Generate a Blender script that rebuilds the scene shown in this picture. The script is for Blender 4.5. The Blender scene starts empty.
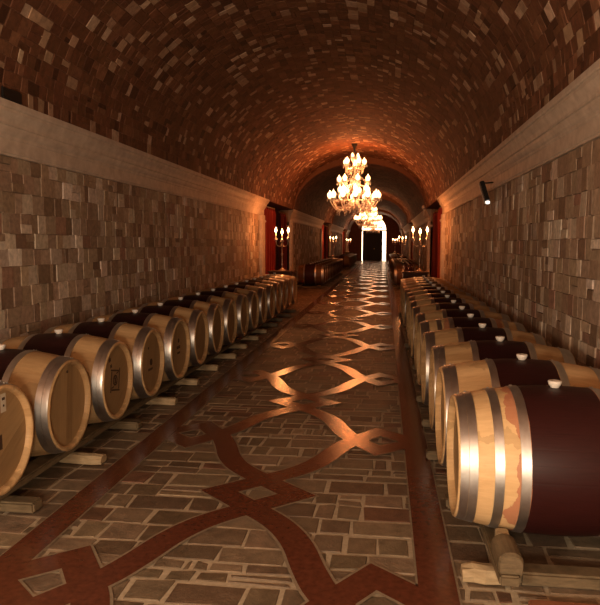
import bpy, bmesh, math, random
from mathutils import Vector, Matrix
PI = math.pi
sc = bpy.context.scene
COL = sc.collection
rnd = random.Random(7)

# ------------------------------------------------------------------ camera
FPX, CH, VX, VY = 640.5, 1.481, 384.34, 243.7
Fv = Vector(((VX-300)/FPX, (302.5-VY)/FPX, 1.0)).normalized()
Uv = Vector((0, Fv[2], -Fv[1])).normalized()
Rv = Vector((1, 0, 0)) - Fv*Fv[0]
Uv = (Vector((0, 1, 0)) - Fv*Fv[1]).normalized()
Uv = Vector((0, Fv[2], -Fv[1])).normalized()
Rv = Uv.cross(Fv)
if Rv[0] < 0: Rv = -Rv
cd = bpy.data.cameras.new('camera'); cam = bpy.data.objects.new('camera', cd); COL.objects.link(cam)
right = Vector((Rv[0], Fv[0], Uv[0])); up = Vector((Rv[1], Fv[1], Uv[1])); fw = Vector((Rv[2], Fv[2], Uv[2]))
M3 = Matrix((right, up, -fw)).transposed()
cam.matrix_world = Matrix.Translation((0, 0, CH)) @ M3.to_4x4()
cd.sensor_fit = 'HORIZONTAL'; cd.sensor_width = 36; cd.lens = FPX/600*36; cd.clip_end = 200
sc.camera = cam
XC = -0.825           # centre line of the hall

# ------------------------------------------------------------------ materials
def mat(name, base=(.5,.5,.5), rough=.6, metal=0, emit=None, strength=0, trans=0, spec=.5, ior=1.45):
    m = bpy.data.materials.new(name); m.use_nodes = True
    b = m.node_tree.nodes['Principled BSDF']
    b.inputs['Base Color'].default_value = (*base, 1); b.inputs['Roughness'].default_value = rough
    b.inputs['Metallic'].default_value = metal; b.inputs['IOR'].default_value = ior
    b.inputs['Specular IOR Level'].default_value = spec
    b.inputs['Transmission Weight'].default_value = trans
    if emit:
        b.inputs['Emission Color'].default_value = (*emit, 1); b.inputs['Emission Strength'].default_value = strength
    return m
class N:
    def __init__(s, m): s.t = m.node_tree; s.b = s.t.nodes['Principled BSDF']
    def n(s, ty, **k):
        x = s.t.nodes.new(ty)
        for a, v in k.items(): setattr(x, a, v)
        return x
    def l(s, a, b): s.t.links.new(a, b)
    def math(s, op, a, b=None, c=None):
        x = s.n('ShaderNodeMath', operation=op)
        for i, v in enumerate((a, b, c)):
            if v is None: continue
            if isinstance(v, (int, float)): x.inputs[i].default_value = v
            else: s.l(v, x.inputs[i])
        return x.outputs[0]
    def noise(s, scale, detail=4, vec=None, rough=.55):
        x = s.n('ShaderNodeTexNoise'); x.inputs['Scale'].default_value = scale; x.inputs['Detail'].default_value = detail
        x.inputs['Roughness'].default_value = rough
        if vec is not None: s.l(vec, x.inputs['Vector'])
        return x.outputs['Fac']
    def ramp(s, fac, stops):
        x = s.n('ShaderNodeValToRGB'); e = x.color_ramp.elements
        while len(e) < len(stops): e.new(.5)
        for i, (p, c) in enumerate(stops): e[i].position = p; e[i].color = (*c, 1)
        s.l(fac, x.inputs[0]); return x.outputs[0]
    def mix(s, fac, a, b, mode='MIX'):
        x = s.n('ShaderNodeMix', data_type='RGBA', blend_type=mode)
        for sock, v in ((x.inputs[0], fac), (x.inputs[6], a), (x.inputs[7], b)):
            if isinstance(v, (int, float)): sock.default_value = v
            elif isinstance(v, tuple): sock.default_value = (*v, 1)
            else: s.l(v, sock)
        return x.outputs[2]
    def bump(s, h, strength=.3, dist=.01):
        x = s.n('ShaderNodeBump'); x.inputs['Strength'].default_value = strength; x.inputs['Distance'].default_value = dist
        s.l(h, x.inputs['Height']); s.l(x.outputs[0], s.b.inputs['Normal'])
    def obj(s): return s.n('ShaderNodeTexCoord').outputs['Object']

def tinted(name, rough, nscale=18, bumps=.35, dist=.006, spec=.35, rvar=.12):
    """each block keeps the colour stored for it, broken up by fine mottling"""
    m = mat(name, rough=rough, spec=spec); k = N(m)
    a = k.n('ShaderNodeAttribute', attribute_name='tint'); o = k.obj()
    f = k.noise(nscale, 6, o); g = k.noise(nscale*5, 3, o)
    c = k.mix(1.0, a.outputs['Color'], k.ramp(f, [(.25, (.62,.60,.58)), (.75, (1.25,1.22,1.2))]), 'MULTIPLY')
    k.l(c, k.b.inputs['Base Color'])
    k.l(k.math('ADD', k.math('MULTIPLY', f, rvar*2), rough-rvar), k.b.inputs['Roughness'])
    k.bump(k.math('ADD', f, k.math('MULTIPLY', g, .5)), bumps, dist)
    return m
M = {}
M['wall'] = tinted('rough_cut_stone', .72, 22, .5, .006)
M['vault'] = tinted('vault_brick', .75, 20, .5, .006, spec=.22)
M['cobble'] = tinted('worn_paving_stone', .56, 14, .8, .008, spec=.35, rvar=.1)
def simple_stone(name, c1, c2, scale, rough, bumps=.3, dist=.004, spec=.4):
    m = mat(name, rough=rough, spec=spec); k = N(m); o = k.obj()
    f = k.noise(scale, 6, o)
    k.l(k.ramp(f, [(.3, c1), (.7, c2)]), k.b.inputs['Base Color']); k.bump(f, bumps, dist); return m
M['mortar'] = simple_stone('pale_mortar', (.34,.27,.18), (.48,.39,.27), 40, .7)
M['wmortar'] = simple_stone('wall_mortar', (.20,.14,.095), (.27,.19,.13), 40, .85)
M['vmortar'] = simple_stone('vault_mortar', (.13,.058,.03), (.17,.08,.042), 40, .85)
M['limestone'] = simple_stone('cornice_limestone', (.50,.40,.31), (.68,.57,.46), 9, .6)
M['plaster'] = simple_stone('dark_red_plaster', (.10,.035,.02), (.15,.055,.03), 5, .8)
M['band'] = simple_stone('red_porphyry_band', (.085,.025,.013), (.14,.043,.022), 34, .20, .35, .003, .55)
M['bandedge'] = simple_stone('joint_beside_bands', (.20,.15,.095), (.28,.215,.14), 40, .75)

def oak(name, base1, base2, stain=None, edge=.01, reach=.165, one_side=0):
    m = mat(name, rough=.45, spec=.28); k = N(m); o = k.obj()
    s = k.n('ShaderNodeSeparateXYZ'); k.l(o, s.inputs[0])
    ang = k.math('MULTIPLY', k.math('ADD', k.math('ARCTAN2', s.outputs[2], s.outputs[1]), PI), 30/(2*PI))
    idx = k.math('FLOOR', ang); fr = k.math('FRACT', ang)
    wn = k.n('ShaderNodeTexWhiteNoise', noise_dimensions='2D'); cx = k.n('ShaderNodeCombineXYZ'); k.l(idx, cx.inputs[0])
    oi = k.n('ShaderNodeObjectInfo'); k.l(oi.outputs['Random'], cx.inputs[1]); k.l(cx.outputs[0], wn.inputs['Vector'])
    mp = k.n('ShaderNodeMapping'); mp.inputs['Scale'].default_value = (1.6, 22, 22); k.l(o, mp.inputs[0])
    gr = k.noise(3, 6, mp.outputs[0], .6); bl = k.noise(4, 4, o)
    t = k.math('ADD', k.math('MULTIPLY', wn.outputs['Value'], .35), k.math('MULTIPLY', gr, .65))
    c = k.ramp(t, [(.2, base1), (.8, base2)])
    c = k.mix(k.math('MULTIPLY', k.math('GREATER_THAN', bl, .58), .35), c, tuple(v*.55 for v in base1))
    if stain:
        ax = k.math('ABSOLUTE', s.outputs[0])
        e = k.math('ADD', ax, k.math('MULTIPLY', k.math('SUBTRACT', k.noise(7, 5, o), .5), edge))
        inside = k.math('LESS_THAN', e, reach)
        sc_ = k.ramp(k.noise(6, 5, mp.outputs[0]), [(.3, stain), (.75, tuple(min(1, v*1.4) for v in stain))])
        if one_side:   # old wine run: soaked into the staves beyond the hoop
            e2 = k.math('ADD', ax, k.math('MULTIPLY', k.math('SUBTRACT', k.noise(5, 5, o), .5), .28))
            c = k.mix(k.math('MULTIPLY', k.math('LESS_THAN', e2, .235), .7), c, (.33,.10,.06))
        c = k.mix(inside, c, sc_)
    tone = k.math('ADD', k.math('MULTIPLY', oi.outputs['Random'], .35), .82)
    cc = k.n('ShaderNodeCombineColor')
    for i in range(3): k.l(tone, cc.inputs[i])
    c = k.mix(1.0, c, cc.outputs[0], 'MULTIPLY')
    k.l(c, k.b.inputs['Base Color'])
    gap = k.math('MINIMUM', k.math('MULTIPLY', k.math('MINIMUM', fr, k.math('SUBTRACT', 1.0, fr)), 14), 1.0)
    k.bump(k.math('ADD', gap, k.math('MULTIPLY', gr, .5)), .22, .0015)
    return m
M['oak'] = oak('oak_staves_wine_stained', (.40,.24,.105), (.64,.43,.22), (.021,.0045,.004), .012, .166)
M['oak_run'] = oak('oak_staves_wine_run', (.46,.29,.135), (.66,.46,.24), (.021,.0045,.004), .012, .166, 1)
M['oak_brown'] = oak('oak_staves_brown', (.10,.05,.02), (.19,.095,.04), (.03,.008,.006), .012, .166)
def headwood(name, c1, c2):
    m = mat(name, rough=.5, spec=.4); k = N(m); o = k.obj()
    s = k.n('ShaderNodeSeparateXYZ'); k.l(o, s.inputs[0])
    oi = k.n('ShaderNodeObjectInfo')
    ro = k.n('ShaderNodeVectorRotate', rotation_type='X_AXIS'); k.l(o, ro.inputs['Vector']); k.l(k.math('MULTIPLY', oi.outputs['Random'], 1.2), ro.inputs['Angle'])
    s = k.n('ShaderNodeSeparateXYZ'); k.l(ro.outputs[0], s.inputs[0])
    a = k.math('MULTIPLY', s.outputs[1], 12); idx = k.math('FLOOR', a); fr = k.math('FRACT', a)
    wn = k.n('ShaderNodeTexWhiteNoise', noise_dimensions='1D'); k.l(k.math('ADD', idx, k.math('MULTIPLY', oi.outputs['Random'], 50)), wn.inputs['W'])
    mp = k.n('ShaderNodeMapping'); mp.inputs['Scale'].default_value = (8, 26, 2.5); k.l(ro.outputs[0], mp.inputs[0])
    g = k.noise(3, 6, mp.outputs[0], .6)
    k.l(k.ramp(k.math('ADD', k.math('MULTIPLY', wn.outputs['Value'], .4), k.math('MULTIPLY', g, .6)), [(.2, c1), (.8, c2)]), k.b.inputs['Base Color'])
    gap = k.math('MINIMUM', k.math('MULTIPLY', k.math('MINIMUM', fr, k.math('SUBTRACT', 1.0, fr)), 16), 1.0)
    k.bump(k.math('ADD', gap, k.math('MULTIPLY', g, .4)), .3, .002); return m
M['head'] = headwood('oak_head_boards', (.25,.155,.07), (.42,.28,.135))
def steel():
    m = mat('galvanised_hoop', (.42,.42,.40), .40, 1.0); k = N(m); o = k.obj()
    mp = k.n('ShaderNodeMapping'); mp.inputs['Scale'].default_value = (60, 4, 4); k.l(o, mp.inputs[0])
    f = k.noise(3, 5, mp.outputs[0]); g = k.noise(7, 4, o)
    k.l(k.ramp(g, [(.3, (.45,.43,.40)), (.7, (.72,.71,.68))]), k.b.inputs['Base Color'])
    k.l(k.math('ADD', k.math('MULTIPLY', f, .2), .32), k.b.inputs['Roughness']); k.bump(f, .15, .001); return m
M['steel'] = steel()
M['rivet'] = mat('rivet_steel', (.5,.5,.48), .3, 1)
M['bung'] = mat('white_silicone_bung', (.75,.70,.62), .45)
M['ink'] = mat('burnt_brand_mark', (.06,.03,.018), .7)
M['paper'] = mat('paper_tag', (.62,.56,.44), .7)
def timber(name, c1, c2):
    m = mat(name, rough=.7, spec=.3); k = N(m); o = k.obj()
    mp = k.n('ShaderNodeMapping'); mp.inputs['Scale'].default_value = (3, 3, 14); k.l(o, mp.inputs[0])
    g = k.noise(4, 6, mp.outputs[0], .65)
    k.l(k.ramp(g, [(.3, c1), (.7, c2)]), k.b.inputs['Base Color']); k.bump(g, .4, .004); return m
M['timber'] = timber('weathered_rack_timber', (.09,.065,.035), (.19,.135,.075))
M['paletimber'] = timber('pale_rack_timber', (.30,.22,.12), (.50,.38,.23))
M['redtimber'] = timber('red_brown_board', (.20,.075,.035), (.32,.13,.065))
M['darkwood'] = timber('dark_table_wood', (.05,.022,.012), (.10,.045,.022))
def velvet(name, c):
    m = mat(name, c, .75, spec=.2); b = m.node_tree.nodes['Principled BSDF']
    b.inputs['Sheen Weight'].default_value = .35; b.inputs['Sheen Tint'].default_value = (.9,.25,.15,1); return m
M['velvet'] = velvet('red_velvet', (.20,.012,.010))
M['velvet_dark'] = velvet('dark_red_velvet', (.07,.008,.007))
M['brass'] = mat('aged_brass', (.62,.40,.16), .28, 1)
M['silver'] = mat('polished_silver', (.50,.42,.36), .28, 1)
M['crystal'] = mat('cut_crystal', (1,.97,.92), .12, 0, trans=.45, ior=1.6, spec=.9)
M['glass'] = mat('clear_glass', (1,1,1), .02, 0, trans=1.0)
M['candle'] = mat('ivory_candle', (.85,.72,.5), .5, emit=(1,.5,.2), strength=.6)
M['flame'] = mat('candle_flame', (1,.8,.5), .5, emit=(1,.62,.28), strength=16)
M['shade'] = mat('lit_frosted_tulip', (1,.9,.75), .4, emit=(1,.50,.21), strength=6)
M['bulb'] = mat('lit_bulb', (1,.9,.7), .4, emit=(1,.55,.25), strength=10)
M['black'] = mat('black_painted_metal', (.012,.011,.01), .45)
M['whitemetal'] = mat('pale_painted_metal', (.55,.5,.45), .4)
M['lens'] = mat('lit_lens', (1,1,1), .2, emit=(1,.85,.7), strength=2.2)
M['daylight'] = mat('bright_glazing', (1,.95,.9), .3, emit=(1,.66,.40), strength=8)
M['door'] = mat('black_door_leaf', (.003,.0025,.002), .6)

# ------------------------------------------------------------------ mesh helpers
def build(name, verts, faces, mats, parent=None, smooth=False, mi=None, tint=None):
    me = bpy.data.meshes.new(name); me.from_pydata(verts, [], faces); me.update()
    for m in (mats if isinstance(mats, list) else [mats]): me.materials.append(M[m])
    if mi: me.polygons.foreach_set('material_index', mi)
    if smooth: me.polygons.foreach_set('use_smooth', [True]*len(me.polygons))
    if tint:
        a = me.color_attributes.new('tint', 'FLOAT_COLOR', 'CORNER'); buf = []
        for p in me.polygons: buf.extend(list(tint[p.index])*p.loop_total)
        a.data.foreach_set('color', buf)
    o = bpy.data.objects.new(name, me); COL.objects.link(o)
    if parent: o.parent = parent
    return o
class MB:
    """collects shapes into one mesh"""
    def __init__(s): s.v = []; s.f = []; s.sm = []
    def add(s, v, f, smooth=False):
        b = len(s.v); s.v += [tuple(x) for x in v]; s.f += [tuple(i+b for i in q) for q in f]; s.sm += [smooth]*len(f)
    def box(s, x0, x1, y0, y1, z0, z1, bevel=0, mtx=None):
        if bevel:
            bm = bmesh.new(); bmesh.ops.create_cube(bm, size=1)
            for v in bm.verts: v.co = Vector(((x0+x1)/2+v.co.x*(x1-x0), (y0+y1)/2+v.co.y*(y1-y0), (z0+z1)/2+v.co.z*(z1-z0)))
            bmesh.ops.bevel(bm, geom=bm.edges[:], offset=bevel, segments=2, affect='EDGES')
            if mtx: bmesh.ops.transform(bm, matrix=mtx, verts=bm.verts)
            bm.verts.index_update(); s.add([v.co for v in bm.verts], [[v.index for v in f.verts] for f in bm.faces]); bm.free(); return s
        v = [Vector((x, y, z)) for z in (z0, z1) for y in (y0, y1) for x in (x0, x1)]
        if mtx: v = [mtx @ p for p in v]
        s.add(v, [(0,2,3,1),(4,5,7,6),(0,1,5,4),(2,6,7,3),(0,4,6,2),(1,3,7,5)]); return s
    def lathe(s, prof, n=16, axis='Z', c=(0,0,0), smooth=True, cap=True):
        v = []; f = []
        for (r, h) in prof:
            for i in range(n):
                a = 2*PI*i/n; p = (r*math.cos(a), r*math.sin(a), h)
                if axis == 'X': p = (h, r*math.cos(a), r*math.sin(a))
                v.append((p[0]+c[0], p[1]+c[1], p[2]+c[2]))
        for j in range(len(prof)-1):
            for i in range(n):
                a, b = j*n+i, j*n+(i+1) % n; f.append((a, b, b+n, a+n))
        if cap:
            f.append(tuple(range(n))[::-1]); k = (len(prof)-1)*n; f.append(tuple(k+i for i in range(n)))
        s.add(v, f, smooth); return s
    def tube(s, pts, r, n=8):
        pts = [Vector(p) for p in pts]; v = []; f = []
        for i, p in enumerate(pts):
            d = (pts[min(i+1, len(pts)-1)]-pts[max(i-1, 0)]).normalized()
            a = d.cross(Vector((0,0,1)))
            if a.length < .05: a = d.cross(Vector((0,1,0)))
            a.normalize(); b = d.cross(a); rr = r[i] if isinstance(r, list) else r
            for k in range(n): v.append(p+a*math.cos(2*PI*k/n)*rr+b*math.sin(2*PI*k/n)*rr)
        for i in range(len(pts)-1):
            for k in range(n): a, b = i*n+k, i*n+(k+1) % n; f.append((a, a+n, b+n, b))
        f.append(tuple(range(n))); f.append(tuple((len(pts)-1)*n+k for k in range(n))[::-1])
        s.add(v, f, True); return s
    def sphere(s, c, r, n=8, sz=1):
        prof = [(max(r*math.sin(PI*j/n), 1e-4), -r*sz*math.cos(PI*j/n)) for j in range(n+1)]
        return s.lathe(prof, max(8, n), c=c)
    def drop(s, c, r=.012, h=.045):       # faceted crystal drop hanging below c
        x, y, z = c
        v = [(x, y, z)]+[(x+r*math.cos(k*PI/3), y+r*math.sin(k*PI/3), z-h*.65) for k in range(6)]+[(x, y, z-h)]
        s.add(v, [(0, 1+(k+1) % 6, 1+k) for k in range(6)]+[(7, 1+k, 1+(k+1) % 6) for k in range(6)]); return s
    def build(s, name, m, parent=None):
        o = build(name, s.v, s.f, m, parent); o.data.polygons.foreach_set('use_smooth', s.sm); return o
def empty(name, loc, label=None, cat=None, group=None, rz=0):
    o = bpy.data.objects.new(name, None); COL.objects.link(o); o.location = loc; o.rotation_euler.z = rz
    o.empty_display_size = .1
    if label: o['label'] = label
    if cat: o['category'] = cat
    if group: o['group'] = group
    return o
def tag(o, label, cat, group=None):
    o['label'] = label; o['category'] = cat
    if group: o['group'] = group
    return o
def struct(o, label=None):
    o['kind'] = 'structure'
    return o
kids = {}
def children(o):
    if o.name not in kids: kids[o.name] = [c for c in COL.objects if c.parent == o]
    return kids[o.name]
def copy_tree(o, parent=None):
    c = o.copy(); COL.objects.link(c); c.parent = parent
    for ch in children(o): copy_tree(ch, c)
    return c

# ------------------------------------------------------------------ block-work surfaces
def blockwork(name, mapf, u0, u1, v0, v1, rowh, blkw, gap, relief, palette, mats, base=None, jit=.004, inset=.005, parent=None):
    """mapf(u,v,h) -> point; one block per cell, each with its own height and colour"""
    V = []; F = []; T = []; MI = []
    r = rnd
    tot = sum(p[0] for p in palette)
    def colour():
        t = r.random()*tot
        for w, c in palette:
            t -= w
            if t <= 0: break
        k = r.uniform(.82, 1.18); return (c[0]*k, c[1]*k*r.uniform(.96,1.04), c[2]*k, 1)
    def block(a, b, c, d):
        h = r.uniform(*relief); n = len(V); col = colour()
        j = lambda: r.uniform(-jit, jit)
        P = [(a+gap+j(), c+gap+j()), (b-gap+j(), c+gap+j()), (b-gap+j(), d-gap+j()), (a+gap+j(), d-gap+j())]
        m = Vector(((a+b)/2, (c+d)/2, 0))
        for (x, y) in P: V.append(mapf(x, y, 0))
        for (x, y) in P:
            x2 = x+(inset if x < m.x else -inset); y2 = y+(inset if y < m.y else -inset)
            V.append(mapf(x2, y2, h+r.uniform(-.0015, .0015)))
        F.append((n+4, n+5, n+6, n+7))
        for q in range(4): F.append((n+q, n+(q+1) % 4, n+4+(q+1) % 4, n+4+q))
        T.extend([col]*5); MI.extend([0]*5)
    v = v0
    while v < v1-.02:
        h = r.uniform(*rowh)
        if v+h > v1-.05: h = v1-v
        u = u0-r.uniform(0, .08)
        while u < u1:
            w = r.uniform(*blkw); a = max(u, u0); b = min(u+w, u1)
            if u1-b < .04: b = u1
            if b-a > .025:
                t = r.random()
                if t < .10 and h > .09: block(a, b, v, v+h*.5); block(a, b, v+h*.5, v+h)
                elif t < .18 and b-a > .12: mdd = a+(b-a)*r.uniform(.35, .65); block(a, mdd, v, v+h); block(mdd, b, v, v+h)
                else: block(a, b, v, v+h)
            u = b if b > u else u+w
            if b >= u1: break
        v += h
    # mortar bed behind
    if base:
        nu, nv = base
        n = len(V)
        for i in range(nu+1):
            for j2 in range(nv+1): V.append(mapf(u0+(u1-u0)*i/nu, v0+(v1-v0)*j2/nv, 0))
        for i in range(nu):
            for j2 in range(nv):
                a = n+i*(nv+1)+j2; F.append((a, a+nv+1, a+nv+2, a+1)); T.append((.1,.1,.1,1)); MI.append(1)
    return build(name, V, F, mats, parent, mi=MI, tint=T)

WALLPAL = [(34, (.43,.325,.23)), (26, (.35,.25,.17)), (19, (.60,.50,.39)), (12, (.24,.16,.105)), (5, (.34,.20,.14)), (3, (.68,.60,.50))]
VAULTPAL = [(40, (.165,.072,.037)), (24, (.135,.057,.030)), (16, (.215,.10,.053)), (9, (.40,.26,.165)), (6, (.085,.037,.02)), (3, (.54,.39,.27))]
DIMPAL = [(50, (.13,.055,.03)), (35, (.105,.043,.023)), (15, (.17,.075,.04))]  # dimness of the low vault bays put into darker brick colours
FLOORPAL = [(30, (.15,.108,.068)), (26, (.19,.14,.09)), (16, (.12,.082,.05)), (10, (.23,.17,.11)), (8, (.14,.075,.045))]

WL, WR = -3.10, 1.45            # faces of the side walls
LIPL, LIPR = -2.93, 1.28        # cornice edge
ZS, ZC = 2.60, 2.20             # springing, underside of cornice
Y0 = -4.0
BAYS = [(Y0, 16.2), (20.9, 31.5), (36.3, 47.2)]
ALC = [(16.2, 20.9), (31.5, 36.3), (47.2, 52.0)]
YEND = 56.0
# side walls
for side, X, s in (('left', WL, 1), ('right', WR, -1)):
    for bi, (a, b) in enumerate(BAYS+[(52.0, YEND)]):
        rh, bw = ((.125,.18), (.10,.22)) if bi == 0 else ((.16,.2), (.16,.3))
        if s == 1: f = lambda u, v, h, X=X: (X+h, u, v)
        else: f = lambda u, v, h, X=X: (X-h, u, v)
        o = blockwork('wall_'+side, f, a, b, 0.0, ZC, rh, bw, .0008, (.002, .017), WALLPAL, ['wall', 'wmortar'], (1, 1), .006, .0022)
        struct(o)
        # thickness behind the facing
        m = MB(); m.box(X-.3 if s == 1 else X+.001, X-.001 if s == 1 else X+.3, a, b, 0, ZS+.02); struct(m.build('wall_'+side, 'wmortar'))
# cornice: moulded profile swept along each bay, with returned ends
PROF = [(0, 2.20), (.035, 2.20), (.035, 2.215), (.045, 2.225), (.045, 2.33), (.055, 2.34), (.055, 2.36), (.07, 2.375), (.085, 2.40), (.09, 2.425),
        (.105, 2.43), (.105, 2.45), (.115, 2.475), (.135, 2.50), (.15, 2.52), (.15, 2.545), (.165, 2.55), (.17, 2.56), (.17, 2.60), (-.02, 2.60), (-.02, 2.20)]
ci = 0
for side, X, s in (('left', WL, 1), ('right', WR, -1)):
    for (a, b) in BAYS+[(52.0, YEND)]:
        V = []; n = len(PROF)
        e0 = .0 if a == Y0 else 1; e1 = 1 if b != YEND else 0
        for (y, e) in ((a, -e0), (b, e1)):
            for (p, z) in PROF: V.append((X+s*p, y+e*max(p, 0)*.9, z))
        F = [tuple(range(n)), tuple(range(n, 2*n))[::-1]]+[(i, i+n, (i+1) % n+n, (i+1) % n) for i in range(n)]
        ci += 1; struct(build('trim_%d' % ci, V, F, 'limestone'))
        # pilaster strips at the ends of the bay
        for yy, dirn in ((b, -1), (a, 1)):
            if yy in (Y0, YEND): continue
            ya, yb = sorted((yy, yy+dirn*.42)); m = MB()
            xa, xb = sorted((X-s*.28, X+s*.08)); m.box(xa, xb, ya, yb, 0, 2.199, .008)
            xa, xb = sorted((X-s*.28, X+s*.105)); m.box(xa, xb, ya-.02, yb+.02, 0, .25, .01)
            m.box(xa, xb, ya-.02, yb+.02, 2.02, 2.08, .012)
            ci += 1; struct(m.build('trim_%d' % ci, 'limestone'))
# vault
A_, B_ = (LIPR-LIPL)/2, 1.66
def arc_table(a, b, n=400):
    t = [(0, 0)]; L = 0; p = (-a, 0)
    for i in range(1, n+1):
        th = PI-PI*i/n; q = (a*math.cos(th), b*math.sin(th)); L += math.dist(p, q); p = q; t.append((L, th))
    t[0] = (0, PI); return t, L
def vault_map(a, b):
    T, L = arc_table(a, b)
    def f(u, v, h):
        x = min(max(v/L, 0), 1)*L; lo = 0; hi = len(T)-1
        while hi-lo > 1:
            m = (lo+hi)//2
            if T[m][0] <= x: lo = m
            else: hi = m
        k = (x-T[lo][0])/max(T[hi][0]-T[lo][0], 1e-9); th = T[lo][1]+(T[hi][1]-T[lo][1])*k
        nx, nz = math.cos(th)/a, math.sin(th)/b; q = math.hypot(nx, nz)
        return (XC+a*math.cos(th)-h*nx/q, u, ZS+b*math.sin(th)-h*nz/q)
    return f, L
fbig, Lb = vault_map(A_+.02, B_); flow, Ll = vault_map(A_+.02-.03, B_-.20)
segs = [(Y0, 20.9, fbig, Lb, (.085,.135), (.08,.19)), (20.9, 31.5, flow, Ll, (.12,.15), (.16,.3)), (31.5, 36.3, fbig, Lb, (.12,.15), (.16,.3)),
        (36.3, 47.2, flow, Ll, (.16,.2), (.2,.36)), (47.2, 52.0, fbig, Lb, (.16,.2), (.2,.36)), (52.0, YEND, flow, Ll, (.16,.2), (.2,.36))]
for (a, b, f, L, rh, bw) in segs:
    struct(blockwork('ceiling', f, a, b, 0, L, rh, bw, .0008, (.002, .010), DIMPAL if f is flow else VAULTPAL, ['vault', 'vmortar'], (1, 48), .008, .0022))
# transverse arch faces where the lower bays begin and end
def arch_ring(y0, y1, a0, b0, a1, b1, z0=ZS, m='vmortar', xc=XC, n=48):
    V = []; F = []
    for i in range(n+1):
        th = PI*i/n; c, s_ = math.cos(th), math.sin(th)
        for (a, b, y) in ((a0, b0, y0), (a1, b1, y0), (a1, b1, y1), (a0, b0, y1)): V.append((xc+a*c, y, z0+b*s_))
    for i in range(n):
        for q in range(4): a = i*4+q; b = i*4+(q+1) % 4; F.append((a, b, b+4, a+4))
    F.append((0,1,2,3)); F.append((n*4+3, n*4+2, n*4+1, n*4)); return V, F
for (a, b) in BAYS[1:]+[(52.0, YEND)]:
    for y, s in ((a, 1), (b, -1)):
        if y == YEND: continue
        V, F = arch_ring(*sorted((y, y+s*.12)), A_-.015, B_-.205, A_+.03, B_+.01)
        ci += 1; struct(build('trim_%d' % ci, V, F, 'vmortar'))
# alcoves: recess walls, floor runs on underneath, beam over
for (a, b) in ALC:
    for side, X, s in (('left', WL, -1), ('right', WR, 1)):
        m = MB(); xb = X+s*1.1
        x0, x1 = sorted((xb, xb+s*.2)); m.box(x0, x1, a-.2, b+.2, 0, ZS+.1)
        x0, x1 = sorted((X+s*.3, xb)); m.box(x0, x1, a-.2, a, 0, ZS); m.box(x0, x1, b, b+.2, 0, ZS)
        x0, x1 = sorted((X-s*.15, xb)); m.box(x0, x1, a, b, ZS-.02, ZS+.12)
        struct(m.build('wall_'+side, 'plaster'))
# back wall behind the camera
m = MB(); m.box(WL-.3, WR+.3, Y0-.3, Y0, 0, 4.6); struct(m.build('wall_back', 'wmortar'))

# ------------------------------------------------------------------ floor
FX0, FX1 = -4.4, 2.8
def ff(u, v, h): return (u, v, -.006+h)
V1 = blockwork('floor', ff, WL-.02, WR+.02, Y0, 24.0, (.09,.21), (.12,.38), .0095, (.0025, .0052), FLOORPAL, ['cobble', 'mortar'], (1, 1), .010, .004)
struct(V1)
V2 = blockwork('floor', ff, WL-.02, WR+.02, 24.0, YEND+2, (.14,.24), (.16,.4), .007, (.0025, .0052), FLOORPAL, ['cobble', 'mortar'], (1, 1), .006, .004)
struct(V2)
m = MB(); m.box(FX0, FX1, Y0-.3, YEND+4, -.25, -.0065); struct(m.build('floor', 'mortar'))
# inlaid bands
CXF, PER, K0, HB = -.73, 2.225, 3.63, .078
def strip(pts, w, z):
    pts = [Vector((p[0], p[1], 0)) for p in pts]; V = []; n = len(pts)
    for i, p in enumerate(pts):
        d0 = (p-pts[i-1]).normalized() if i else (pts[1]-p).normalized()
        d1 = (pts[i+1]-p).normalized() if i < n-1 else d0
        t = (d0+d1).normalized(); nn = Vector((-t.y, t.x, 0)); k = min(1/max(t.dot(d0), .45), 2.0)
        V.append((p.x+nn.x*w*k, p.y+nn.y*w*k, z)); V.append((p.x-nn.x*w*k, p.y-nn.y*w*k, z))
    F = [(2*i, 2*i+1, 2*i+3, 2*i+2) for i in range(n-1)]
    return V, F
def smoothp(P, n=4):
    out = []
    for i in range(len(P)-1):
        p0 = Vector(P[max(i-1, 0)]); p1 = Vector(P[i]); p2 = Vector(P[i+1]); p3 = Vector(P[min(i+2, len(P)-1)])
        for k in range(n):
            t = k/n; out.append(.5*((2*p1)+(p2-p0)*t+(2*p0-5*p1+4*p2-p3)*t*t+(3*p1-p0-3*p2+p3)*t**3))
    out.append(Vector(P[-1])); return out
def strand(sg):
    """one of the two interlaced strands, sg=+1 / -1: centre diamond, lobe, diamond at the kerb stripe, lobe ..."""
    H = PER/2; pts = []
    lobe = [(0, .215), (.13, .335), (.24, .47), (.33, .64), (.40, .84), (.47, 1.01), (.535, 1.115)]
    lobe = [tuple(p) for p in smoothp([(a, b, 0) for a, b in lobe], 3)]
    n0 = -4
    for k in range(n0, 26):
        y = K0+k*PER; s = sg*(1 if k % 2 == 0 else 1)
        # centre knot: comes in from side -? passes the tip on its own side
        pts.append((CXF+s*.235, y))
        for (u, v, _) in lobe: pts.append((CXF-s*u, y+v))
        pts.append((CXF-s*.70, y+H+.235)); pts.append((CXF-s*.93, y+H+.04)); pts.append(None)
        pts.append((CXF-s*.93, y+H-.04)); pts.append((CXF-s*.70, y+H-.235))
        for (u, v, _) in reversed(lobe): pts.append((CXF-s*u, y+PER-v))
    out = []; cur = []
    for p in pts:
        if p is None: out.append(cur); cur = []
        else: cur.append(p)
    out.append(cur); return out
bandV = []; bandF = []; edgeV = []; edgeF = []
def addm(V, F, v, f):
    b = len(V); V += v; F += [tuple(i+b for i in q) for q in f]
for sg in (1, -1):
    for si, seg in enumerate(strand(sg)):
        par = si % 2; z = (.0040 if sg == 1 else .0046)+.0003*par
        seg = [p for p in seg if -3.9 < p[1] < YEND-.3]
        if len(seg) < 2: continue
        addm(bandV, bandF, *strip(seg, HB, z)); addm(edgeV, edgeF, *strip(seg, HB+.014, (.0027 if sg == 1 else .0033)+.0003*par))
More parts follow.
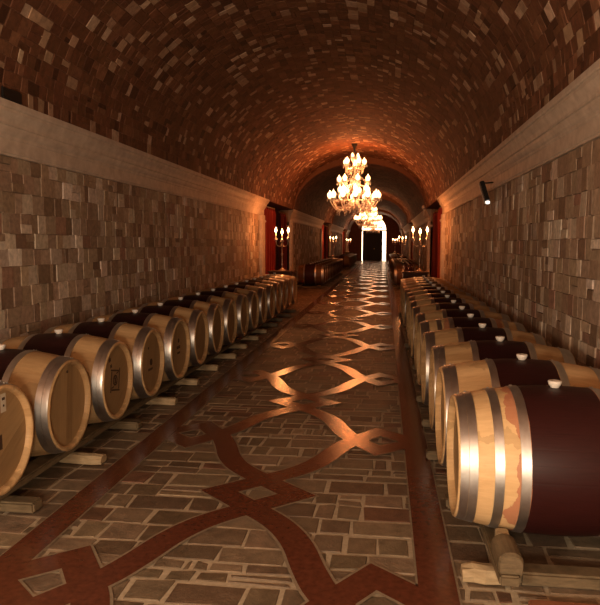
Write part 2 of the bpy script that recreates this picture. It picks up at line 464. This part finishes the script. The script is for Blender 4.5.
for x in (-1.705, .245):
    addm(bandV, bandF, *strip([(x, Y0), (x, YEND)], .082, .0055)); addm(edgeV, edgeF, *strip([(x, Y0), (x, YEND)], .092, .0036))
struct(build('trim_91', edgeV, edgeF, 'bandedge')); struct(build('trim_92', bandV, bandF, 'band'))

# ------------------------------------------------------------------ barrels
HL, RB, RH = .47, .35, .288
def rad(x): return RB-(RB-RH)*(abs(x)/HL)**2
def make_barrel(kind):
    """lying along X, origin on the axis centre bottom (z=0 is the lowest point of the belly)"""
    root = empty('wine_barrel', (0,0,0)); c = (0,0,RB)
    prof = []
    for i in range(25):
        x = -HL+2*HL*i/24; prof.append((rad(x), x))
    prof = [(RH-.030, -HL+.035), (RH-.022, -HL)]+prof[0:1]+prof[1:-1]+prof[-1:]+[(RH-.022, HL), (RH-.030, HL-.035)]
    b = MB(); b.lathe(prof, 60, 'X', cap=False)
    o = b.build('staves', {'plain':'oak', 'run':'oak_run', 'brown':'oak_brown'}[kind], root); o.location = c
    for s in (-1, 1):
        h = MB(); R_ = RH-.029; xs = s*(HL-.034); n = 40
        v = [(xs, R_*math.cos(2*PI*i/n), R_*math.sin(2*PI*i/n)) for i in range(n)]+[(xs-s*.012, R_*math.cos(2*PI*i/n), R_*math.sin(2*PI*i/n)) for i in range(n)]
        h.add(v, [tuple(range(n)), tuple(range(n, 2*n))[::-1]]+[(i, (i+1) % n, n+(i+1) % n, n+i) for i in range(n)])
        o = h.build('head', 'head', root); o.location = c
    hoops = [(.426, .462), (.388, .4245), (.168, .210)]
    if kind == 'run': hoops.append((.278, .318))
    for s in (-1, 1):
        for (a, d) in hoops:
            m_ = MB(); xs = [s*(a+(d-a)*t) for t in (0, .5, 1)]
            P = [(rad(x)+.0002, x) for x in xs]; Q = [(rad(x)+.0034, x) for x in xs]
            m_.lathe(Q, 72, 'X', cap=False); m_.lathe([P[0], Q[0]], 72, 'X', cap=False, smooth=False); m_.lathe([Q[-1], P[-1]], 72, 'X', cap=False, smooth=False)
            o = m_.build('hoop', 'steel', root); o.location = c
            r_ = MB(); ang = PI/2-.28; xm = s*(a+d)/2
            for da in (0, .09): r_.sphere((xm, (rad(xm)+.004)*math.cos(ang+da), (rad(xm)+.004)*math.sin(ang+da)), .006, 4)
            r_.build('rivet', 'rivet', o)
    g = MB(); g.lathe([(.018, -.012), (.021, .004), (.027, .010), (.032, .026), (.030, .031), (.014, .032), (.010, .029)], 18)
    o = g.build('bung', 'bung', root); o.location = (0, 0, 2*RB)
    return root
protoP, protoR, protoB = make_barrel('plain'), make_barrel('run'), make_barrel('brown')
used = set()
ORD = ['first','second','third','fourth','fifth','sixth','seventh','eighth','ninth','tenth','eleventh','twelfth','thirteenth','fourteenth','fifteenth','sixteenth']
ZB = .102
barrels = {}
def put_barrel(proto, x, y, label, group, rx=0.0):
    if proto.name in used: o = copy_tree(proto)
    else: o = proto; used.add(proto.name)
    o.location = (x, y, ZB); o.rotation_euler = (0, 0, rx)
    o['label'] = label; o['category'] = 'barrel'; o['group'] = group
    return o
XBL, XBR = -2.441, .804
special_l = {0: 'nearest oak wine barrel on the left, cut by the frame, tag on its head',
             1: 'second oak barrel from the camera along the left wall, plain head and bright hoops',
             2: 'third oak barrel from the camera along the left wall, dark stamp on its head'}
for k in range(16):
    lab = special_l.get(k, '%s oak wine barrel from the camera in the long row beside the left wall' % ORD[k])
    barrels['L', k] = put_barrel(protoP, XBL+rnd.uniform(-.012, .012), 3.063+.741*k, lab, 'barrels along the near left wall', rnd.uniform(-.02, .02))
for k in range(15):
    lab = {0: 'nearest wine barrel on the right, pale oak with extra hoop and big wine-red belly'}.get(k, '%s oak wine barrel from the camera in the long row beside the right wall' % ORD[k])
    pr = protoR if k in (0, 4) else protoP
    barrels['R', k] = put_barrel(pr, XBR+rnd.uniform(-.01, .01), 3.13+.734*k, lab, 'barrels along the near right wall', rnd.uniform(-.02, .02) if k else 0)
for sx, nm in ((XBL, 'left'), (XBR, 'right')):
    for k in range(14):
        lab = 'brown wine barrel at the near end of the second %s row, past the first curtain' % nm if k == 0 else \
              'dim brown wine barrel inside the second %s row, between the curtained recesses' % nm
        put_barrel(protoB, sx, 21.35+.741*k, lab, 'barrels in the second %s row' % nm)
# far rows: too small to show their parts
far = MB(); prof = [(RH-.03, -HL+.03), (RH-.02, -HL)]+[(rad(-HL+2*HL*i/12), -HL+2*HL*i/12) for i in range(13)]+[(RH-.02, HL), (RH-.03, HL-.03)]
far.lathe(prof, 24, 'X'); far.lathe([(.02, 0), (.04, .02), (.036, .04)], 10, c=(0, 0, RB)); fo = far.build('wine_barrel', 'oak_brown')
first = True
for sx, nm in ((XBL, 'left'), (XBR, 'right')):
    for k in range(13):
        o = fo if first else fo.copy()
        if not first: COL.objects.link(o)
        first = False; o.location = (sx, 37.0+.76*k, ZB+RB)
        tag(o, 'tiny dark wine barrel far down the %s side in the last row' % nm, 'barrel', 'barrels in the last %s row' % nm)
# marks on the heads the photo shows
def headmark(b, fn, name, m, label=None):
    mb = MB(); fn(mb); o = mb.build(name, m, b)
    if label: o['label'] = label
    return o
XH = HL-.034
def stamp(mb):
    x = XH+.0015
    def quad(y, z, w, h, r=0):
        c, s = math.cos(r), math.sin(r); P = [(-w, -h), (w, -h), (w, h), (-w, h)]
        Q = [(y+a*c-b_*s, RB+z+a*s+b_*c) for a, b_ in P]
        mb.add([(x-.001, *q) for q in Q]+[(x+.001, *q) for q in Q], [(4,5,6,7),(3,2,1,0),(0,1,5,4),(1,2,6,5),(2,3,7,6),(3,0,4,7)])
    for (y, z, w, h, r) in ((0,.075,.075,.006,-.2), (0,-.075,.075,.006,-.2), (-.075,0,.006,.08,-.2), (.075,0,.006,.08,-.2)): quad(y, z, w, h, r)
    for i in range(14):
        a = 2*PI*i/14; quad(.034*math.cos(a), .034*math.sin(a), .007, .007, a)
    quad(0, 0, .012, .022, 0); quad(-.05, -.045, .02, .004, .1); quad(.045, .05, .02, .004, .1)
    quad(-.09, .17, .016, .014, .3); quad(-.07, .12, .014, .012, .2)
headmark(barrels['L', 2], stamp, 'brand_stamp', 'ink', 'dark burnt square stamp with a ring')
def stamp_small(mb):
    x = XH+.0015
    for (y, z, r) in ((-.04,.13,.012), (.02,.0,.03)):
        mb.lathe([(r, x-.001), (r, x+.001)], 14, 'X', (0, y, RB+z), smooth=False)
    for i in range(5): mb.box(x-.001, x+.001, -.05+.022*i, -.038+.022*i, RB-.07, RB-.05)
headmark(barrels['L', 3], stamp_small, 'brand_stamp', 'ink')
headmark(barrels['L', 4], lambda mb: (mb.box(XH, XH+.002, -.05, .05, RB+.0, RB+.03), mb.box(XH, XH+.002, -.035, .045, RB-.05, RB-.03), mb.lathe([(.022, XH), (.022, XH+.002)], 14, 'X', (0, .01, RB+.08), smooth=False)), 'brand_stamp', 'ink')
headmark(barrels['L', 1], lambda mb: mb.lathe([(.010, XH), (.009, XH+.004), (.004, XH+.006)], 12, 'X', (0, .02, RB+.21)), 'tap_plug', 'ink')
headmark(barrels['L', 0], lambda mb: mb.box(XH, XH+.002, .03, .075, RB+.135, RB+.235), 'paper_tag', 'paper')
headmark(barrels['L', 0], lambda mb: mb.box(XH+.002, XH+.003, .04, .066, RB+.20, RB+.215), 'tag_print', 'ink')
headmark(barrels['L', 0], lambda mb: mb.lathe([(.007, XH+.002), (.007, XH+.0035)], 10, 'X', (0, .053, RB+.17), smooth=False), 'tag_print', 'ink')
headmark(barrels['L', 0], lambda mb: mb.box(XH, XH+.0015, .0, .03, RB-.06, RB+.02), 'brand_stamp', 'ink')

# ------------------------------------------------------------------ racks
def rack(x_a, x_b, rails, y0, y1, ys, label, pale):
    root = empty('barrel_rack', ((x_a+x_b)/2, y0, 0), label, 'rack', 'timber barrel racks'); cx = (x_a+x_b)/2
    for (xa, xb) in rails:
        m_ = MB(); m_.box(xa-cx, xb-cx, 0, y1-y0, .0665, .112, .008); m_.build('rail', 'timber', root)
    for i, y in enumerate(ys):
        j = rnd.uniform(-.035, .035); y += rnd.uniform(-.02, .02) if i else 0; l, r_ = x_a-cx+j, x_b-cx+j
        if i in pale:      # a pale split billet laid end to end with the dark sleeper
            k = r_-.30 if x_a < -2 else l+.24
            bm = MB(); a0, a1 = (k+.002, r_) if x_a < -2 else (l, k-.002)
            sec = [(-.052, .0), (.052, .0), (.058, .028), (.036, .054), (.004, .062), (-.034, .056), (-.058, .030)]; n_ = len(sec)
            for st in range(6):
                t = st/5; kk = (.80, .97, 1.0, .95, 1.0, .84)[st]; off = rnd.uniform(-.008, .008)
                for (sy_, sz_) in sec: bm.v.append((a0+(a1-a0)*t+rnd.uniform(-.006, .006)*(0 < st < 5), y-y0+sy_*kk+off, .0055+sz_*(kk+rnd.uniform(-.06, .06) if sz_ else 1)))
            for st in range(5):
                for q in range(n_): bm.f.append((st*n_+q, (st+1)*n_+q, (st+1)*n_+(q+1) % n_, st*n_+(q+1) % n_)); bm.sm.append(False)
            bm.f += [tuple(range(n_)), tuple(5*n_+q for q in range(n_))[::-1]]; bm.sm += [False, False]
            bm.build('billet', 'paletimber', root)['label'] = 'pale split billet end reaching towards the aisle'
            if x_a < -2: r_ = k-.002
            else: l = k+.002
        m_ = MB(); m_.box(l, r_, y-y0-.05, y-y0+.05, .0055, .065, .010); m_.build('sleeper', 'timber', root)
    return root
rack(-2.95, -1.89, [(-2.20, -2.08), (-2.80, -2.69)], 2.2, 14.6, [2.43+.80*k for k in range(15)], 'low timber rack under the long row of barrels on the left', (2, 4, 5, 6, 7, 8, 9, 10))
rack(.33, 1.32, [(.49, .575), (1.045, 1.13)], 2.62, 13.9, [2.80+.80*k for k in range(14)], 'low timber rack with a protruding pale sleeper under the right-hand row of barrels', (0,))
for sx, nm in ((XBL, 'left'), (XBR, 'right')):
    rack(sx-.5, sx+.5, [(sx-.36, sx-.26), (sx+.26, sx+.36)], 20.95, 31.3, [21.2+1.2*k for k in range(9)], 'dim timber rack under the second row of barrels on the '+nm, ())
    rack(sx-.5, sx+.5, [(sx-.36, sx-.26), (sx+.26, sx+.36)], 36.6, 46.6, [36.8+1.2*k for k in range(8)], 'far timber rack under the last row of barrels on the '+nm, ())
# rounded log chock, wedge, board at the near end on the right
m = MB()
prof = []
for i in range(9):
    a = PI*i/8; prof.append((.052*math.cos(a), .045+.042*math.sin(a)))
prof = [(.05, 0)]+prof+[(-.05, 0)]
V = []; n = len(prof)
for y, k in ((0, .88), (.015, 1), (.19, 1), (.20, .9)):
    for (px, pz) in prof: V.append((px*k, y, .001+pz*k))
F = [tuple(range(n))[::-1], tuple(range(3*n, 4*n))]
for j in range(3):
    F += [(j*n+i, j*n+(i+1) % n, (j+1)*n+(i+1) % n, (j+1)*n+i) for i in range(n)]
m.add(V, F)
o = m.build('log_chock', 'timber'); o.location = (.54, 2.64, .112); tag(o, 'rounded log chock sitting on the near end of the right rack rail', 'chock')
m = MB(); m.box(-.028, .028, 0, .06, .001, .075, .005)
o = m.build('timber_wedge', 'paletimber'); o.location = (.545, 2.86, .112); tag(o, 'small pale upright wedge block in front of the nearest right barrel', 'wedge')
m = MB(); m.box(-.5, .5, -.14, .14, 0, .028, .006)
o = m.build('timber_board', 'redtimber'); o.location = (1.10, 2.46, .0062); tag(o, 'flat red-brown board lying on the floor at the bottom right corner', 'board')

# ------------------------------------------------------------------ curtains
def curtain(x, y0, y1, zt, s, label, mm, seed, group='curtains in the recesses'):
    r = random.Random(seed); L = y1-y0; n = max(24, int(L*26)); root = empty('velvet_curtain', (x, (y0+y1)/2, 0), label, 'curtain', group)
    ph = r.uniform(0, 6); V = []; F = []; zs = [0.02, .5, 1.2, 1.9, zt-.12, zt]
    W = L/.17*PI*2/2
    for j, z in enumerate(zs):
        amp = .055 if z < zt-.05 else .035
        for i in range(n+1):
            t = i/n; off = amp*math.sin(ph+t*W+.35*math.sin(t*9+j*.2))+.02*math.sin(t*W*2.3+j)
            V.append((off, -L/2+L*t, z)); 
    for j in range(len(zs)-1):
        for i in range(n): a = j*(n+1)+i; F.append((a, a+1, a+n+2, a+n+1))
    o = build('drape', V, F, mm, root, smooth=True); md = o.modifiers.new('cloth thickness', 'SOLIDIFY'); md.thickness = .012
    m_ = MB(); m_.tube([(0, -L/2-.04, zt+.03), (0, L/2+.04, zt+.03)], .016, 10); m_.sphere((0, -L/2-.05, zt+.03), .028, 6); m_.sphere((0, L/2+.05, zt+.03), .028, 6)
    m_.build('curtain_rod', 'brass', root)
    m_ = MB(); yy = -L/2+.06
    while yy < L/2: 
        m_.lathe([(.024, -.004), (.028, 0), (.024, .004), (.018, 0), (.024, -.004)], 12, c=(0, 0, 0), cap=False)
        base = len(m_.v)-60
        for q in range(base, len(m_.v)):
            a, b, c = m_.v[q]; m_.v[q] = (a, yy+c, zt+.025+b)
        yy += .17
    m_.build('curtain_rings', 'brass', root)
    return root
for ai, (a, b) in enumerate(ALC):
    w = ('first', 'second', 'far')[ai]
    for nm, X, s in (('left', WL-.10, -1), ('right', WR+.10, 1)):
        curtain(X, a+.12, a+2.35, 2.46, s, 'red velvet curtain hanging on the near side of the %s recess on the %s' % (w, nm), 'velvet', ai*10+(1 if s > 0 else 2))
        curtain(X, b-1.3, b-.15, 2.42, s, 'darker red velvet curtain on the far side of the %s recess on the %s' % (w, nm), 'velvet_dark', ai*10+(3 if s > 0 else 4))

# ------------------------------------------------------------------ tables, candelabra, glasses
def table(x, y, label, w=.62):
    root = empty('side_table', (x, y, 0), label, 'table', 'side tables by the recesses')
    m_ = MB(); m_.box(-w/2, w/2, -.3, .3, .80, .835, .008); m_.build('tabletop', 'darkwood', root)
    m_ = MB(); m_.box(-w/2+.04, w/2-.04, -.26, .26, .72, .80, .004); m_.build('apron', 'darkwood', root)
    for sx in (-1, 1):
        for sy in (-1, 1):
            m_ = MB(); m_.lathe([(.018, .0065), (.026, .04), (.018, .1), (.024, .35), (.03, .55), (.022, .62), (.032, .66), (.032, .72)], 12, c=(sx*(w/2-.07), sy*.23, 0)); m_.build('leg', 'darkwood', root)
    return root
def flame_at(mb, c, k=1.0):
    mb.lathe([(.002, 0), (.012*k, .012*k), (.016*k, .028*k), (.011*k, .05*k), (.002, .075*k)], 10, c=c)
def candelabrum():
    root = empty('candelabrum', (0,0,0))
    m_ = MB(); m_.lathe([(.10, 0), (.10, .012), (.085, .02), (.05, .035), (.025, .06), (.018, .08)], 24); m_.build('base', 'silver', root)
    m_ = MB(); m_.lathe([(.016, .08), (.012, .12), (.026, .15), (.011, .18), (.010, .35), (.022, .38), (.028, .40), (.012, .43), (.010, .58), (.03, .61), (.036, .63), (.016, .67), (.012, .72)], 16); m_.build('stem', 'silver', root)
    def branch(ang, R_, zt, name):
        c, s = math.cos(ang), math.sin(ang)
        m2 = MB()
        if R_ > 0:
            P = [(0,0,.62), (.05,0,.585), (.10,0,.59), (.145,0,.63), (R_,0,zt-.02)]
            P = [(p.x*c, p.x*s, p.z) for p in smoothp(P, 4)]; m2.tube(P, .0075, 8)
        x, y = R_*c, R_*s
        m2.lathe([(.006, zt-.03), (.040, zt-.012), (.044, zt), (.016, zt+.002), (.016, zt+.03), (.010, zt+.03)], 16, c=(x, y, 0))
        a = m2.build(name, 'silver', root)
        cd_ = MB(); cd_.lathe([(.011, zt+.03), (.011, zt+.125), (.004, zt+.130)], 12, c=(x, y, 0)); cn = cd_.build('candle', 'candle', a)
        fl = MB(); flame_at(fl, (x, y, zt+.132), 1.8); fl.build('flame', 'flame', a)
        dr = MB()
        for q in range(6):
            t = 2*PI*q/6; dr.drop((x+.04*math.cos(t), y+.04*math.sin(t), zt-.004), .009, .05)
        dr.build('crystal_drops', 'crystal', a)['kind'] = 'stuff'
    branch(0, 0, .735, 'centre_socket')
    for q in range(2): branch(q*PI, .165, .775, 'arm')
    return root
tab = []
cproto = candelabrum(); cfirst = True
spots = [(-2.42, 15.15, 'left', 'first'), (.72, 15.15, 'right', 'first'), (-2.62, 33.2, 'left', 'second'), (.80, 32.6, 'right', 'second'), (-2.72, 49.2, 'left', 'farthest'), (.70, 49.0, 'right', 'farthest')]
for (x, y, nm, w) in spots:
    table(x, y, 'dark wooden side table carrying a lit candelabrum by the %s recess on the %s' % (w, nm))
    o = cproto if cfirst else copy_tree(cproto); cfirst = False
    o.location = (x+(.10 if nm == 'right' else 0), y+.02, .8355); o.rotation_euler.z = .12*x
    tag(o, 'branched candelabrum with lit candles on the side table by the %s recess on the %s' % (w, nm), 'candelabrum', 'lit candelabra along the hall')
def goblet():
    root = empty('wine_glass', (0,0,0))
    m_ = MB(); m_.lathe([(.034, 0), (.034, .003), (.005, .008), (.004, .08), (.006, .085)], 20); m_.build('foot_and_stem', 'glass', root)
    m_ = MB(); m_.lathe([(.006, .085), (.028, .10), (.036, .13), (.033, .165), (.029, .19), (.0275, .19), (.0315, .165), (.0345, .13), (.027, .102), (.004, .088)], 20, cap=False); m_.build('bowl', 'glass', root)
    return root
g0 = goblet(); gf = True
for i, dx in enumerate((-.25, -.155, -.06)):
    o = g0 if gf else copy_tree(g0); gf = False; o.location = (.72+dx, 15.05-.02*i, .8355)
    tag(o, '%s of three empty wine glasses on the right side table by the curtain' % ('leftmost', 'middle', 'rightmost')[i], 'wine glass', 'wine glasses on the side table')

# ------------------------------------------------------------------ chandeliers
def chandelier():
    root = empty('crystal_chandelier', (0,0,0))       # z = height above hall floor
    m_ = MB(); m_.lathe([(.01, 4.02), (.025, 4.04), (.03, 4.12), (.05, 4.18), (.08, 4.22), (.085, 4.27)], 20); m_.build('ceiling_rose', 'black', root)
    m_ = MB()
    z = 3.90
    k = 0
    while z < 4.03:
        P = [(.012*math.cos(t)*(1 if k % 2 else 0), .012*math.cos(t)*(0 if k % 2 else 1), z+.018*math.sin(t)) for t in [2*PI*i/10 for i in range(11)]]
        m_.tube(P, .003, 5); z += .028; k += 1
    m_.build('chain', 'brass', root)
    m_ = MB(); m_.lathe([(.006, 3.90), (.05, 3.88), (.075, 3.84), (.03, 3.80), (.022, 3.72), (.06, 3.66), (.07, 3.62), (.025, 3.57), (.02, 3.42), (.06, 3.36), (.11, 3.28), (.12, 3.22), (.04, 3.16), (.03, 3.02),
        (.07, 2.94), (.03, 2.88), (.03, 2.78), (.10, 2.68), (.17, 2.60), (.18, 2.54), (.10, 2.47), (.04, 2.43), (.05, 2.39), (.006, 2.33)], 20); m_.build('stem', 'crystal', root)
    def tier(n, R_, zr, zt, sag, off, ks):
        for q in range(n):
            a = 2*PI*q/n+off; c, s = math.cos(a), math.sin(a); m2 = MB()
            P = [(.04,0,zr), (R_*.35,0,zr-sag*.6), (R_*.7,0,zr-sag), (R_*.95,0,zt-.12), (R_,0,zt-.05)]
            P = [(p.x*c, p.x*s, p.z) for p in smoothp([Vector(p) for p in P], 4)]; m2.tube(P, .011, 7)
            x, y = R_*c, R_*s
            m2.lathe([(.01, zt-.06), (.05*ks, zt-.035), (.062*ks, zt-.02), (.02, zt-.015), (.02, zt)], 14, c=(x, y, 0))
            for w in range(5):
                t = 2*PI*w/5+.4; m2.tube([(x, y, zt-.03), (x+.05*math.cos(t), y+.05*math.sin(t), zt-.005), (x+.085*math.cos(t), y+.085*math.sin(t), zt+.03)], [.008, .009, .003], 5)
            ar = m2.build('arm', 'crystal', root)
            g = MB(); g.lathe([(.016, zt), (.030*ks, zt+.012*ks), (.042*ks, zt+.035*ks), (.046*ks, zt+.06*ks), (.040*ks, zt+.085*ks), (.024*ks, zt+.105*ks)], 14, c=(x, y, 0), cap=False); g.build('globe_shade', 'shade', ar)
            bb = MB(); bb.lathe([(.004, zt+.015), (.018*ks, zt+.04*ks), (.022*ks, zt+.07*ks), (.012*ks, zt+.11*ks), (.002, zt+.145*ks)], 10, c=(x, y, 0)); bb.build('bulb', 'bulb', ar)
            dr = MB()
            for w in range(5):
                t = 2*PI*w/5; dr.drop((x+.055*ks*math.cos(t), y+.055*ks*math.sin(t), zt-.025), .012, .07)
            for w in (.35, .7):
                px, py = R_*w*c, R_*w*s; zz = zr-sag*(.6 if w < .5 else 1)
                dr.drop((px, py, zz-.012), .014, .09); dr.drop((px, py, zz-.10), .010, .05)
            dr.build('crystal_drops', 'crystal', ar)['kind'] = 'stuff'
    tier(5, .28, 3.62, 3.70, .06, .2, 1.35)
    tier(7, .42, 3.20, 3.22, .10, .5, 1.35)
    tier(12, .68, 2.60, 2.76, .17, .1, 1.6)
    tier(7, .40, 2.74, 2.94, .04, .35, 1.4)
    tier(3, .10, 3.80, 3.90, .0, .0, .8)
    m_ = MB()
    for (R_, zz, n_, hh) in ((.16, 2.56, 12, .12), (.30, 2.52, 18, .10), (.46, 2.47, 24, .09), (.11, 3.24, 10, .12), (.24, 3.56, 12, .12)):
        for q in range(n_): m_.drop((R_*math.cos(2*PI*q/n_), R_*math.sin(2*PI*q/n_), zz+.05), .018, hh+.05)
        m_.tube([(R_*math.cos(2*PI*q/24), R_*math.sin(2*PI*q/24), zz+.055) for q in range(25)], .006, 5)
    m_.build('crystal_fringe', 'crystal', root)['kind'] = 'stuff'
    # swags of beads between the tiers
    m_ = MB()
    for q in range(12):
        a = 2*PI*q/12+.1
        for t in range(1, 15):
            u = t/15; R_ = .12+.50*u; zz = 3.16-(3.16-2.70)*u-.16*math.sin(PI*u)
            m_.sphere((R_*math.cos(a), R_*math.sin(a), zz), .011, 4)
        for t in range(1, 11):
            u = t/11; R_ = .07+.30*u; zz = 3.60-(3.60-3.26)*u-.10*math.sin(PI*u)
            m_.sphere((R_*math.cos(a), R_*math.sin(a), zz), .010, 4)
    m_.build('bead_swags', 'crystal', root)['kind'] = 'stuff'
    return root
CH1 = [(-.855, 18.2, 'large tiered crystal chandelier, nearest of the three, hanging before the dark arch'),
       (-.87, 34.2, 'smaller-looking second crystal chandelier hanging beyond the nearest one'),
       (-.87, 49.4, 'farthest crystal chandelier glowing in front of the bright window above the door')]
ch0 = chandelier()
for i, (x, y, lab) in enumerate(CH1):
    o = ch0 if i == 0 else copy_tree(ch0); o.location = (x, y, -.012); o.rotation_euler.z = i*.3
    tag(o, lab, 'chandelier', 'crystal chandeliers along the vault')

# ------------------------------------------------------------------ small fittings
root = empty('cornice_floodlight', (-2.99, 4.86, 2.6), 'small black floodlight box lying on the left cornice edge', 'lamp')
m = MB(); m.box(-.06, .06, -.14, .14, .001, .10, .01); m.build('housing', 'black', root)
m = MB(); m.box(-.045, .045, -.12, .12, .1005, .104); m.build('front_glass', 'black', root)
root = empty('wall_spotlight', (1.25, 8.75, 2.30), 'slim dark spotlight tilted out from the right wall under the cornice, lens shining', 'lamp')
R1 = Matrix.Rotation(math.radians(-14), 4, 'Y') @ Matrix.Rotation(math.radians(-22), 4, 'X')
m = MB(); m.box(-.03, .03, -.045, .045, -.30, -.02, .006, R1); m.build('housing', 'black', root)
m = MB(); m.box(-.036, -.031, .028, .05, -.30, -.01, 0, R1); m.box(-.036, .03, .046, .05, -.30, -.01, 0, R1); m.build('side_bracket', 'whitemetal', root)
m = MB(); m.tube([(.165, 0, -.02), (.0, -.01, -.03)], .010); m.build('wall_mount', 'black', root)
c = R1 @ Vector((0, 0, -.318)); m = MB(); m.lathe([(.012, -.02), (.026, -.012), (.028, .012), (.012, .02)], 12, c=c); m.build('lens', 'lens', root)
root = empty('wall_spotlight', (1.25, 20.75, 2.50), 'little pale spotlight on a bracket above the candles on the right, beside the red curtain', 'lamp')
m = MB(); m.sphere((-.04, -.05, .12), .06, 8); m.build('lamp_head', 'whitemetal', root)
m = MB(); m.tube([(-.04, -.05, .08), (-.04, -.02, -.1), (.02, .05, -.2)], .012); m.build('bracket', 'whitemetal', root)
m = MB(); m.box(-.03, .02, -.03, .03, -.09, .09, .01); o = m.build('wall_fitting', 'whitemetal'); o.location = (WL+.05, 27.2, 2.0); tag(o, 'tiny pale upright fitting on the dark left wall before the second recess', 'wall fitting')

# ------------------------------------------------------------------ end wall and door
m = MB()
DX0, DX1 = -1.93, .13
m.box(WL-.3, DX0, YEND, YEND+.3, 0, 4.6); m.box(DX1, WR+.3, YEND, YEND+.3, 0, 4.6)
zt = 2.6; rr = (DX1-DX0)/2; cx = (DX0+DX1)/2; n = 20
for i in range(n):
    a0, a1 = PI*i/n, PI*(i+1)/n
    xa, xb = cx+rr*math.cos(a1), cx+rr*math.cos(a0); za, zb = zt+rr*1.15*math.sin(a1), zt+rr*1.15*math.sin(a0)
    v = [(xa, YEND, za), (xb, YEND, zb), (xb, YEND, 4.6), (xa, YEND, 4.6)]; v += [(x, y+.3, z) for x, y, z in v]
    m.add(v, [(0,1,2,3), (7,6,5,4), (0,4,5,1)])
struct(m.build('wall_end', 'plaster'))
# bright glazing in the arched opening
V = [(cx+rr*math.cos(PI*i/n), YEND+.22, zt+rr*1.15*math.sin(PI*i/n)) for i in range(n+1)]
V = V+[(DX0, YEND+.22, .0), (DX1, YEND+.22, .0)]; k = len(V)
V2_ = V+[(x, y+.02, z) for x, y, z in V]
F = [tuple(range(k)), tuple(range(k, 2*k))[::-1]]+[(i, (i+1) % k, k+(i+1) % k, k+i) for i in range(k)]
struct(build('window_1', V2_, F, 'daylight'))
w = struct(MB().box(-1.80, -.20, YEND+.02, YEND+.08, 0, 2.55, .01).build('door_1', 'door'))
m = MB(); m.box(-.945, -.925, YEND+.005, YEND+.02, .1, 2.5); m.box(-1.72, -.28, YEND+.005, YEND+.019, 2.44, 2.5); m.build('door_panel', 'door', w)
m = MB(); m.lathe([(.02, 0), (.035, .02), (.02, .05)], 12, c=(0,0,0)); o = m.build('door_handle', 'brass', w); o.location = (-.87, YEND-.0, 1.05); o.rotation_euler.x = PI/2
m = MB(); m.box(DX0, DX1, YEND+.02, YEND+.14, 2.55, 2.66, .01); m.box(-1.87, -1.80, YEND+.02, YEND+.1, 0, 2.55, .01); m.box(-.20, -.16, YEND+.02, YEND+.1, 0, 2.55, .01); ci += 1
struct(m.build('trim_%d' % ci, 'door'))

# ------------------------------------------------------------------ lights
def point(x, y, z, col, e, r=.1, name='lamp'):
    d = bpy.data.lights.new(name, 'POINT'); d.color = col; d.energy = e; d.shadow_soft_size = r
    o = bpy.data.objects.new(name, d); COL.objects.link(o); o.location = (x, y, z); return o
OR = (1, .25, .06)
for i, (x, y, _) in enumerate(CH1):
    k = (1, .45, .45)[i]
    point(x, y, 3.05, OR, 150*k, .30, 'chandelier_and_fill_glow'); point(x, y, 3.72, OR, 110*k, .12, 'chandelier_and_fill_glow')
for i, (x, y, nm, w) in enumerate(spots):
    point(x+(.10 if nm == 'right' else 0), y, 1.83, (1, .30, .08), 38 if i < 2 else 24, .10, 'candle_and_fill_glow')
WARM = (1, .78, .56)
point(-1.7, -.9, 1.35, WARM, 350, .25, 'candle_and_fill_glow'); point(.2, -.9, 1.05, WARM, 300, .25, 'candle_and_fill_glow')  # unseen fill lamps added behind the camera to light the foreground, no candles there
point(XC, -1.0, 2.7, (1, .55, .33), 95, .4, 'chandelier_and_fill_glow')  # unseen fill lamp added for the near vault, no chandelier hangs here
w = bpy.data.worlds.new('world'); sc.world = w; w.use_nodes = True
w.node_tree.nodes['Background'].inputs[0].default_value = (1, .6, .4, 1); w.node_tree.nodes['Background'].inputs[1].default_value = .006
sc.view_settings.view_transform = 'Standard'; sc.view_settings.look = 'None'; sc.view_settings.gamma = 1; sc.view_settings.use_curve_mapping = False
sc.view_settings.exposure = 0.0
sc.cycles.sample_clamp_indirect = 4; sc.cycles.max_bounces = 6; sc.cycles.caustics_reflective = False; sc.cycles.caustics_refractive = False
sc.cycles.use_denoising = True
